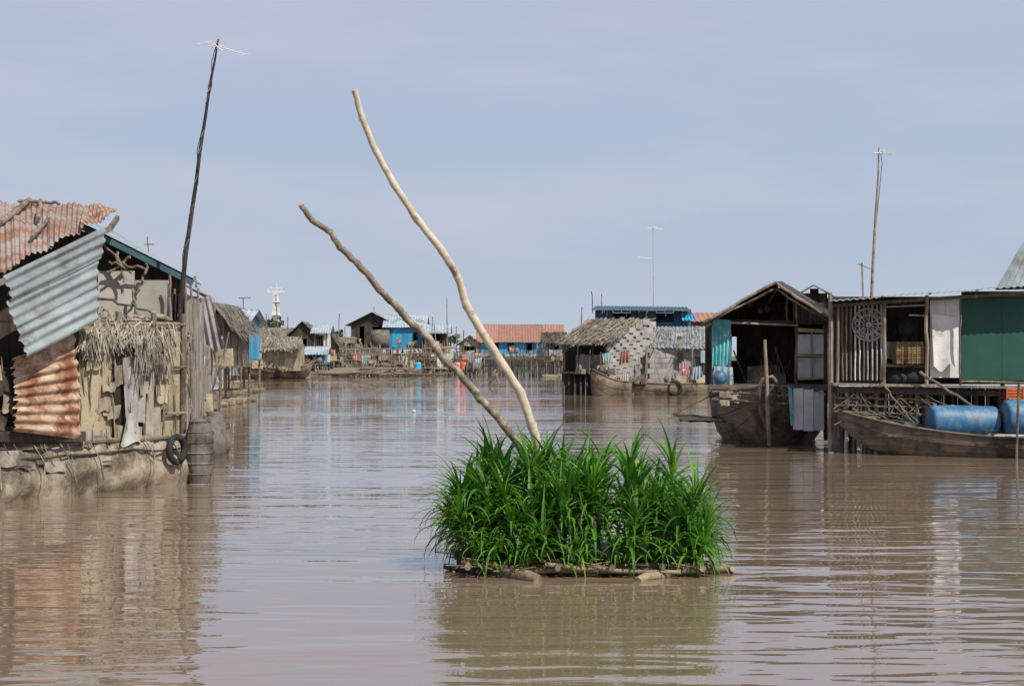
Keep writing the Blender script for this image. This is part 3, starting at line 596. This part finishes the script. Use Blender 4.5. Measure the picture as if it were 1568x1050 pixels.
# ---------------------------------------------------------------- right gable houseboat
o=Obj('gabled_wooden_houseboat',S(1180,0,45).xy.to_3d()); D0=43.
g=lambda p,y,e=0:S(p,y,D0+e)
ap=g(1187,431,-.6); 
o.p('roof',thd).thatch(g(1200,432,6),ap,g(1078,492,-.8),g(1096,488,6),n=500,l=.4,w=.04,lift=.04)
o.p('roof',thd).thatch(ap,g(1200,432,6),g(1290,490,6),g(1276,492,-.8),n=500,l=.4,w=.04,lift=.04)
for s_,e_ in (((1187,432),(1078,493)),((1187,432),(1276,493))):
    rtube(o.p('barge_boards',wood),S(*s_,42.3),S(*e_,42.1),.035,7,.02); rtube(o.p('barge_boards',woodd),S(s_[0],s_[1]+9,42.5),S(e_[0],e_[1]+4,42.3),.025,7,.02)
for k in range(7):
    rtube(o.p('rafters',woodd),g(1187,440,.0+k*.8),g(1090,492,.0+k*.8),.025,5); rtube(o.p('rafters',woodd),g(1187,440,.0+k*.8),g(1270,492,.0+k*.8),.025,5)
bk=lambda u:2.72+1.0*(1-abs(2*u-1.08)/1.08)
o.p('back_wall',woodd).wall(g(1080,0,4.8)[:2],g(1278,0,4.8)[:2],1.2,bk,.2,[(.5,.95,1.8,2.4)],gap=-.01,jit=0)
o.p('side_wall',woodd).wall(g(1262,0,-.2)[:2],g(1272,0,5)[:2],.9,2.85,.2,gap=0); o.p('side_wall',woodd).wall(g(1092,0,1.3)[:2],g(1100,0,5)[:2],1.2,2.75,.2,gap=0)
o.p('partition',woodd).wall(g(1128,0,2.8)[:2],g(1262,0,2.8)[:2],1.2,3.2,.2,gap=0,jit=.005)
o.p('tie_beam',palec).tube([g(1118,494,-.1),g(1222,498,-.1)],.022,6); o.p('tie_beam2',woodd).beam(g(1086,492,0),g(1272,494,0),.08,.08)
o.p('gable_slats',wood).wall(g(1214,0,.2)[:2],g(1262,0,.2)[:2],2.72,lambda u:3.25-.45*u,.16,gap=.01)
for p,y0,y1,r in ((1092,488,600,.05),(1118,492,590,.035),(1220,455,600,.045),(1264,488,675,.055),(1205,446,494,.025)): rtube(o.p('posts',wood),g(p,y1,0),g(p,y0,0),r,7)
o.p('deck',wood).sheet(g(1086,590,-.8),g(1266,590,-.8),g(1266,582,5),g(1090,582,5),nv=2)
o.p('deck_edge',wood).beam(g(1086,592,-.85),g(1266,594,-.85),.06,.10)
o.p('curtain',turq,True).cloth(g(1091,488,-.15),g(1119,490,-.1),g(1118,562,-.1),g(1090,563,-.15),5,.05)
P=o.p('white_panels',whit); P.wall(g(1221,0,-.1)[:2],g(1262,0,-.1)[:2],g(0,542).z,g(0,512).z,.3); P.wall(g(1221,0,-.1)[:2],g(1262,0,-.1)[:2],g(0,578).z,g(0,547).z,.3)
P.wall(g(1214,0,-2.0)[:2],g(1262,0,-2.0)[:2],g(0,652).z,g(0,594).z,.24,rag=.05)
o.p('yellow_strips',yellow).beam(g(1220,544,-.15),g(1263,545,-.15),.03,.04); o.p('yellow_strips',yellow).beam(g(1222,505,-.15),g(1264,507,-.15),.03,.08); o.p('yellow_strips',yellow).beam(g(1222,580,-.15),g(1263,579,-.15),.03,.04); o.p('yellow_strips',yellow).beam(g(1243,508,-.16),g(1244,578,-.16),.02,.03)
o.p('teal_panel',turq).sheet(g(1206,590,-2.1),g(1213,596,-2.1),g(1215,650,-2.1),g(1211,652,-2.1))
jar(o.p('blue_bucket',barrelm,True),g(1103,588,-.3),.3,.16)
o.p('fabric_bundle',bluec,True).cloth(g(1094,560,-.2),g(1122,562,-.2),g(1124,588,-.2),g(1092,588,-.2),3,.05)
clutter(o,g(1130,588,1.5),g(1215,588,1.5),16,.9,.8)
for p,y in ((1150,470),(1165,480),(1175,478)): jar(o.p('hanging_lamps',jarm,True),g(p,y,1.5),.16,.08)
o.p('hull',woodh,True).boat((g(1163,0).x,40.9),(g(1215,0).x+.3,50.5),2.75,1.0,kz=-.5,bow=.3,stern=.2,pw=3.2,full=2.0)
o.p('bow_post',wood,True).tube([S(1178,682,40.6),S(1176,640,40.5),S(1174,580,40.4),S(1171,520,40.4)],[.04,.05,.042,.035],8)
o.p('stem',wood,True).tube([S(1182,670,41.2),S(1166,632,40.7),S(1161,602,40.5),S(1168,580,40.4),S(1182,576,40.5),S(1198,596,40.7),S(1204,618,41)],[.05,.055,.05,.045,.04,.04,.03],8)
for yy in (600,612): rtube(o.p('bow_rails',wood),g(1090,yy,-1.2),g(1205,yy+6,-2.2),.025,6)
patches(o,lambda p,y,e:S(p,y,41.9-e),1095,1160,597,625,7,[('bow_patch',matg),('bow_patch_b',mat_),('bow_patch_c',wood)],14,30,.1,.4,.6)
rtube(o.p('outrigger',woodd),S(1030,634,42.5),S(1110,640,42.5),.025,6); rtube(o.p('outrigger',woodd),S(1040,643,42),S(1112,646,42),.025,6); rtube(o.p('outrigger',woodd),S(1032,634,42.5),S(1088,606,42.8),.012,5); o.p('outrigger',woodd).sheet(S(1034,637,42.5),S(1100,640,42.5),S(1106,644,41.5),S(1044,643,41.5))
for _ in range(26): rtube(o.p('lashing_sticks',wood),g(rn(1090,1260),rn(588,600),-1.3),g(rn(1090,1260),rn(600,630),-1.25),.010,5,.01,4)
o.done()
o=Obj('small_gabled_shelter',S(1250,0,52).xy.to_3d()); g=lambda p,y,e=0:S(p,y,52+e)
o.p('roof',thd).thatch(g(1246,436,4),g(1246,437),g(1210,458),g(1212,458,4),n=90,l=.4,w=.06); o.p('roof',thd).thatch(g(1246,437),g(1246,436,4),g(1284,458,4),g(1284,460),n=90,l=.4,w=.06)
o.p('wall',woodd).wall(g(1214,0,1)[:2],g(1280,0,1)[:2],.6,lambda u:g(0,458-18*(1-abs(2*u-1))).z,.25,gap=0)
for p in (1214,1280): o.p('posts',wood).tube([V((g(p,0).x,52,-.2)),g(p,456)],.05,6)
o.p('deck',bamb).tube([V((g(1205,0).x,52,.1)),V((g(1290,0).x,52,.1))],.15,8)
o.done()
# ---------------------------------------------------------------- stilt platform house (right)
D0=39.; g=lambda p,y,e=0:S(p,y,D0+e)
o=Obj('stilt_platform_house',g(1430,0,1).xy.to_3d())
XR=1720
rf=o.p('roof',galv,True)
for k in range(6):
    a=1270+(XR-1270)*k/6; b=1270+(XR-1270)*(k+1)/6+8; yl=lambda p:461-(p-1275)*.073
    up=V((0,0,.015*(k%2))); rf.sheet(g(a,yl(a),-.7)+up,g(b,yl(b),-.7)+up,g(b,yl(b)-2,4.5)+up,g(a,yl(a)-2,4.5)+up,corr=8,amp=.012,nv=3)
o.p('eave_beam',wood).beam(g(1272,468,-.3),g(XR,438,-.3),.06,.07)
o.p('rafters',woodd).beam(g(1272,472,.1),g(XR,443,.1),.07,.07)
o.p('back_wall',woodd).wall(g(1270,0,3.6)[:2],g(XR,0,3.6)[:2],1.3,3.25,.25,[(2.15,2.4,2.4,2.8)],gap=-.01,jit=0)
for i in range(11): 
    p=1283+i*6.6; rtube(o.p('slats_pale' if i>3 else 'slats',palec if i>3 else wood),g(p,466,0),g(p+rn(-1,1),582,0),.018,5,.006)
o.p('slat_back',woodd).wall(g(1276,0,.5)[:2],g(1350,0,.5)[:2],1.35,3.0,.22)
P=o.p('round_fan',palec); c=g(1330,497,-.1)
P.tube([c+V((.33*math.cos(a),0,.33*math.sin(a))) for a in [k*math.pi/10 for k in range(21)]],.014,6)
P.tube([c+V((.2*math.cos(a),0,.2*math.sin(a))) for a in [k*math.pi/10 for k in range(21)]],.010,6)
for k in range(14):
    a=k*math.pi/7+.1; o.p('fan_petals',palec if k%3 else greyc).poly([c+V((.05*math.cos(a),.0,.05*math.sin(a))),c+V((.3*math.cos(a-.14),.02,.3*math.sin(a-.14))),c+V((.3*math.cos(a+.14),-.02,.3*math.sin(a+.14)))])
P.lathe(c+V((0,-.03,0)),(0,1,0),[(.01,0),(.06,.01),(.06,.05)],10)
for p,y0,y1,r in ((1272,448,690,.05),(1283,470,690,.03),(1354,462,600,.045),(1419,452,600,.04),(1471,452,600,.025),(1278,600,690,.055)): rtube(o.p('posts',wood),g(p,y1,-.4),g(p,y0,-.4),r,7)
o.p('white_panel',whit).wall(g(1424,0,-.1)[:2],g(1471,0,-.1)[:2],g(0,578).z,g(0,456).z,.31,gap=.004,jit=.002)
o.p('white_cloth',whit,True).cloth(g(1426,480,-.2),g(1468,486,-.2),g(1466,560,-.25),g(1430,566,-.25),1,.03,.7)
o.p('green_wall',green).wall(g(1472,0,-.1)[:2],g(XR,0,-.1)[:2],g(0,582).z,g(0,450).z+.05,.9,gap=.006,jit=.004)
rtube(o.p('wall_battens',wood),g(1472,455,-.2),g(XR,448,-.2),.015,6); rtube(o.p('wall_battens',wood),g(1472,584,-.2),g(XR,586,-.2),.02,6)
o.p('upper_opening_trim',palec).beam(g(1356,470,0),g(1420,467,0),.03,.03); o.p('upper_opening_trim',palec).beam(g(1392,482,.3),g(1420,484,.3),.03,.03)
P=o.p('wicker_basket',wicker); c=g(1390,540,.2)
P.obox(c,V((.27,0,0)),V((0,.2,0)),V((0,0,.22))); 
for i in range(9): P.beam(c+V((-.28,-.21,-.2+i*.05)),c+V((.28,-.21,-.2+i*.05)),.015,.03)
for i in range(6): P.beam(c+V((-.25+i*.1,-.22,-.23)),c+V((-.25+i*.1,-.22,.23)),.02,.02)
rtube(o.p('shelf',wood),g(1356,560,.2),g(1420,560,.2),.03,6)
jar(o.p('black_pots',rubber,True),g(1390,515,.4),.35,.2); jar(o.p('black_pots',rubber,True),g(1375,590,.3),.3,.25); jar(o.p('black_pots',rubber,True),g(1400,590,.3),.34,.28)
clutter(o,g(1360,585,1),g(1418,585,1),12,1.4,.7)
for i in range(14): o.p('deck',wood).beam(g(1274,588,-.9+i*.35),g(XR,596,-.9+i*.35),.33,.05)
o.p('deck_beam',woodd).beam(g(1274,596,-.9),g(XR,606,-.9),.1,.12)
for yy in (608,620,630): rtube(o.p('rails',wood),g(1278,yy,-.85),g(1425,yy+4,-.85),.025,6)
for i in range(30):
    p=1282+i*5+rn(-2,2); e=rn(-.8,2.5); q=g(p,592,e); rtube(o.p('stilts_pale' if i%3==0 else 'stilts',palec if i%3==0 else wood),V((q.x+rn(-.06,.06),q.y,-.3)),q,rn(.02,.045),6)
for i in range(14):
    p=1440+i*18; q=g(p,592,rn(0,2.5)); o.p('stilts',wood).tube([V((q.x,q.y,-.3)),q],rn(.03,.05),6)
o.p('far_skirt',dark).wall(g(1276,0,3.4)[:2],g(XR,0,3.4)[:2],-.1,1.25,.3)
rtube(o.p('diagonals',wood),g(1408,570,-1.2),g(1500,628,-1.2),.03,7); rtube(o.p('diagonals',wood),g(1350,585,-1.1),g(1392,640,-1.1),.02,7)
for _ in range(34): a=rn(1284,1420); rtube(o.p('twigs',wood),g(a,rn(598,640),-.95),g(a+rn(-40,40),rn(610,660),-.9),.010,5,.02,4)
o.p('teal_tin',turq).sheet(g(1378,640,-.5),g(1406,640,-.5),g(1406,672,-.5),g(1378,672,-.5),corr=4,amp=.02)
o.done()
o=Obj('corrugated_roof_shed',S(1580,0,41).xy.to_3d()); g=lambda p,y,e=0:S(p,y,40.5+e)
a,b,c_,dd=g(1566,372),g(1680,330),g(1700,440),g(1524,444); o.p('roof',galvb,True).sheet(a,b,c_,dd,corr=16,amp=.02,nv=4)
o.p('wall',green).wall(g(1532,0,1.5)[:2],g(1700,0,1.5)[:2],1.4,3.35,.6)
for p in (1535,1620,1695): o.p('posts',wood).tube([V((g(p,0,1.5).x,42,-.2)),g(p,446,1.5)],.05,6)
o.done()
o=Obj('tv_antenna',g(1338,0,1)); g=lambda p,y,e=0:S(p,y,40+e)
o.p('mast',bamb,True).tube([g(1334,470),g(1337,400),g(1341,330),g(1345,270),g(1346,226)],[.034,.03,.027,.02,.012],7,.6)
o.p('wire',thp).tube([g(1337,400),g(1343,330),g(1351,250),g(1349,236)],.008,4)
o.p('stub',bamb).tube([g(1322,470),g(1320,402)],.018,5); o.p('stub',bamb).tube([g(1314,404),g(1334,412)],.012,5)
yagi(o.p('yagi',silver),g(1352,235),.44,.4,.0,6,.01,.4); o.p('yagi',silver).beam(g(1345,233),g(1368,235),.03,.04)
o.done()
def barrel(c,ax,L_,r,m):
    o=Obj('plastic_barrel',c); P=o.p('plastic_barrel',m,True); ax=V(ax).normalized(); prof=[(.001,0),(r*.9,0),(r*.97,.03)]
    for k in range(25):
        t=k/24; prof.append((r*(1+.03*math.sin(math.pi*t)+(.035 if k in (8,16) else 0)),.05+t*(L_-.1)))
    prof+=[(r*.97,L_-.03),(r*.9,L_),(.001,L_)]
    P.lathe(V(c)-ax*L_/2,ax,prof,28,.6)
    x=V((0,0,1)); P.lathe(V(c)-ax*L_*.42+x*r*.98,x,[(.04,0),(.04,.04),(.001,.04)],8,.1); o.done()
barrel(S(1474,646,37.6),(1,.12,-.02),1.36,.32,barrelm); barrel(S(1584,640,37.4),(1,.05,0),1.2,.36,barrelm)
o=Obj('orange_crate',S(1562,606,38)); P=o.p('orange_crate',orange); c=S(1562,606,38); P.obox(c-V((0,0,.1)),V((.32,0,0)),V((0,.2,0)),V((0,0,.02)))
for i in range(5):
    P.beam(c+V((-.32,-.2,-.1+i*.06)),c+V((.32,-.2,-.1+i*.06)),.015,.04); P.beam(c+V((-.32,.2,-.1+i*.06)),c+V((.32,.2,-.1+i*.06)),.015,.04)
for sx in (-.32,0,.32): P.beam(c+V((sx,-.21,-.12)),c+V((sx,-.21,.18)),.02,.04)
o.done()
o=Obj('long_wooden_boat',S(1430,0,36.5).xy.to_3d()); bx=S(1284,0,38.2).x
o.p('hull',woodh,True).boat((bx,38.2),(bx+9.5,33.6),1.15,.36,kz=-.18,bow=.5,stern=.5,pw=3.5,n=40,gr=.025)
ax=V((9.5,-4.6,0)).normalized(); a=V((bx,38.2,0)); sd=V((ax.y,-ax.x,0))
for t in (1.2,2.2,3.2,4.2,5.2): o.p('thwarts',wood).beam(a+ax*t-sd*.48+V((0,0,.38)),a+ax*t+sd*.48+V((0,0,.38)),.14,.03)
o.p('bow_plate',woodd).beam(a+ax*.05+V((0,0,.86)),a+ax*1.0+V((0,0,.58)),.22,.03)
o.p('white_board',palec).beam(a+ax*3.2+sd*.45+V((0,0,.43)),a+ax*4.1+sd*.45+V((0,0,.43)),.3,.03)
o.p('pole',wood).tube([S(1556,710,36),S(1560,585,36)],.025,6)
o.done()
# ---------------------------------------------------------------- light, sky, camera
EL,AZ=math.radians(50),math.radians(138)
sv=V((math.sin(AZ)*math.cos(EL),math.cos(AZ)*math.cos(EL),math.sin(EL)))
l=bpy.data.lights.new('sun','SUN'); l.energy=4.6; l.angle=math.radians(.5); l.color=(1,.94,.84)
lo=bpy.data.objects.new('sun',l); sc.collection.objects.link(lo); lo.rotation_euler=sv.to_track_quat('Z','Y').to_euler(); lo.location=(20,-20,40)
w=bpy.data.worlds.new('World'); sc.world=w; w.use_nodes=True; nt=w.node_tree; N=nt.nodes; L=nt.links; bg=N['Background']
sk=N.new('ShaderNodeTexSky'); sk.sky_type='NISHITA'; sk.sun_disc=False; sk.sun_elevation=EL; sk.sun_rotation=AZ; sk.dust_density=3
tc=N.new('ShaderNodeTexCoord'); sp=N.new('ShaderNodeSeparateXYZ'); L.new(tc.outputs['Generated'],sp.inputs[0])
rp=N.new('ShaderNodeValToRGB'); e=rp.color_ramp.elements; e[0].position=0; e[0].color=(.58,.65,.75,1); e[1].position=1; e[1].color=(.34,.42,.60,1)
x=e.new(.05); x.color=(.48,.57,.72,1); x=e.new(.11); x.color=(.435,.53,.70,1); x=e.new(.19); x.color=(.50,.54,.71,1)
L.new(sp.outputs['Z'],rp.inputs[0])
mp=N.new('ShaderNodeMapping'); mp.inputs['Scale'].default_value=(1.6,1.6,7); L.new(tc.outputs['Generated'],mp.inputs[0])
cn=N.new('ShaderNodeTexNoise'); cn.inputs['Scale'].default_value=2.4; cn.inputs['Detail'].default_value=7; cn.inputs['Roughness'].default_value=.55; L.new(mp.outputs[0],cn.inputs['Vector'])
cr=N.new('ShaderNodeValToRGB'); cr.color_ramp.elements[0].position=.45; cr.color_ramp.elements[1].position=.75; cr.color_ramp.elements[1].color=(.55,.55,.55,1); L.new(cn.outputs['Fac'],cr.inputs[0])
m1=N.new('ShaderNodeMix'); m1.data_type='RGBA'; L.new(cr.outputs[0],m1.inputs['Factor']); L.new(rp.outputs[0],m1.inputs['A']); m1.inputs['B'].default_value=(.68,.66,.76,1)
sc10=N.new('ShaderNodeVectorMath'); sc10.operation='SCALE'; sc10.inputs['Scale'].default_value=10; L.new(m1.outputs['Result'],sc10.inputs[0])
m2=N.new('ShaderNodeMix'); m2.data_type='RGBA'; m2.inputs['Factor'].default_value=.88; L.new(sk.outputs[0],m2.inputs['A']); L.new(sc10.outputs[0],m2.inputs['B'])
L.new(m2.outputs['Result'],bg.inputs['Color']); bg.inputs['Strength'].default_value=.1
cam=bpy.data.cameras.new('camera'); co=bpy.data.objects.new('camera',cam); sc.collection.objects.link(co); co.location=(0,0,H)
cam.sensor_width=36; cam.lens=F/1568*36; cam.clip_end=20000; cam.clip_start=.1
co.rotation_euler=(math.radians(90)+math.atan(15/F),0,0); sc.camera=co
sc.view_settings.view_transform='Standard'; sc.view_settings.look='None'; sc.view_settings.exposure=0
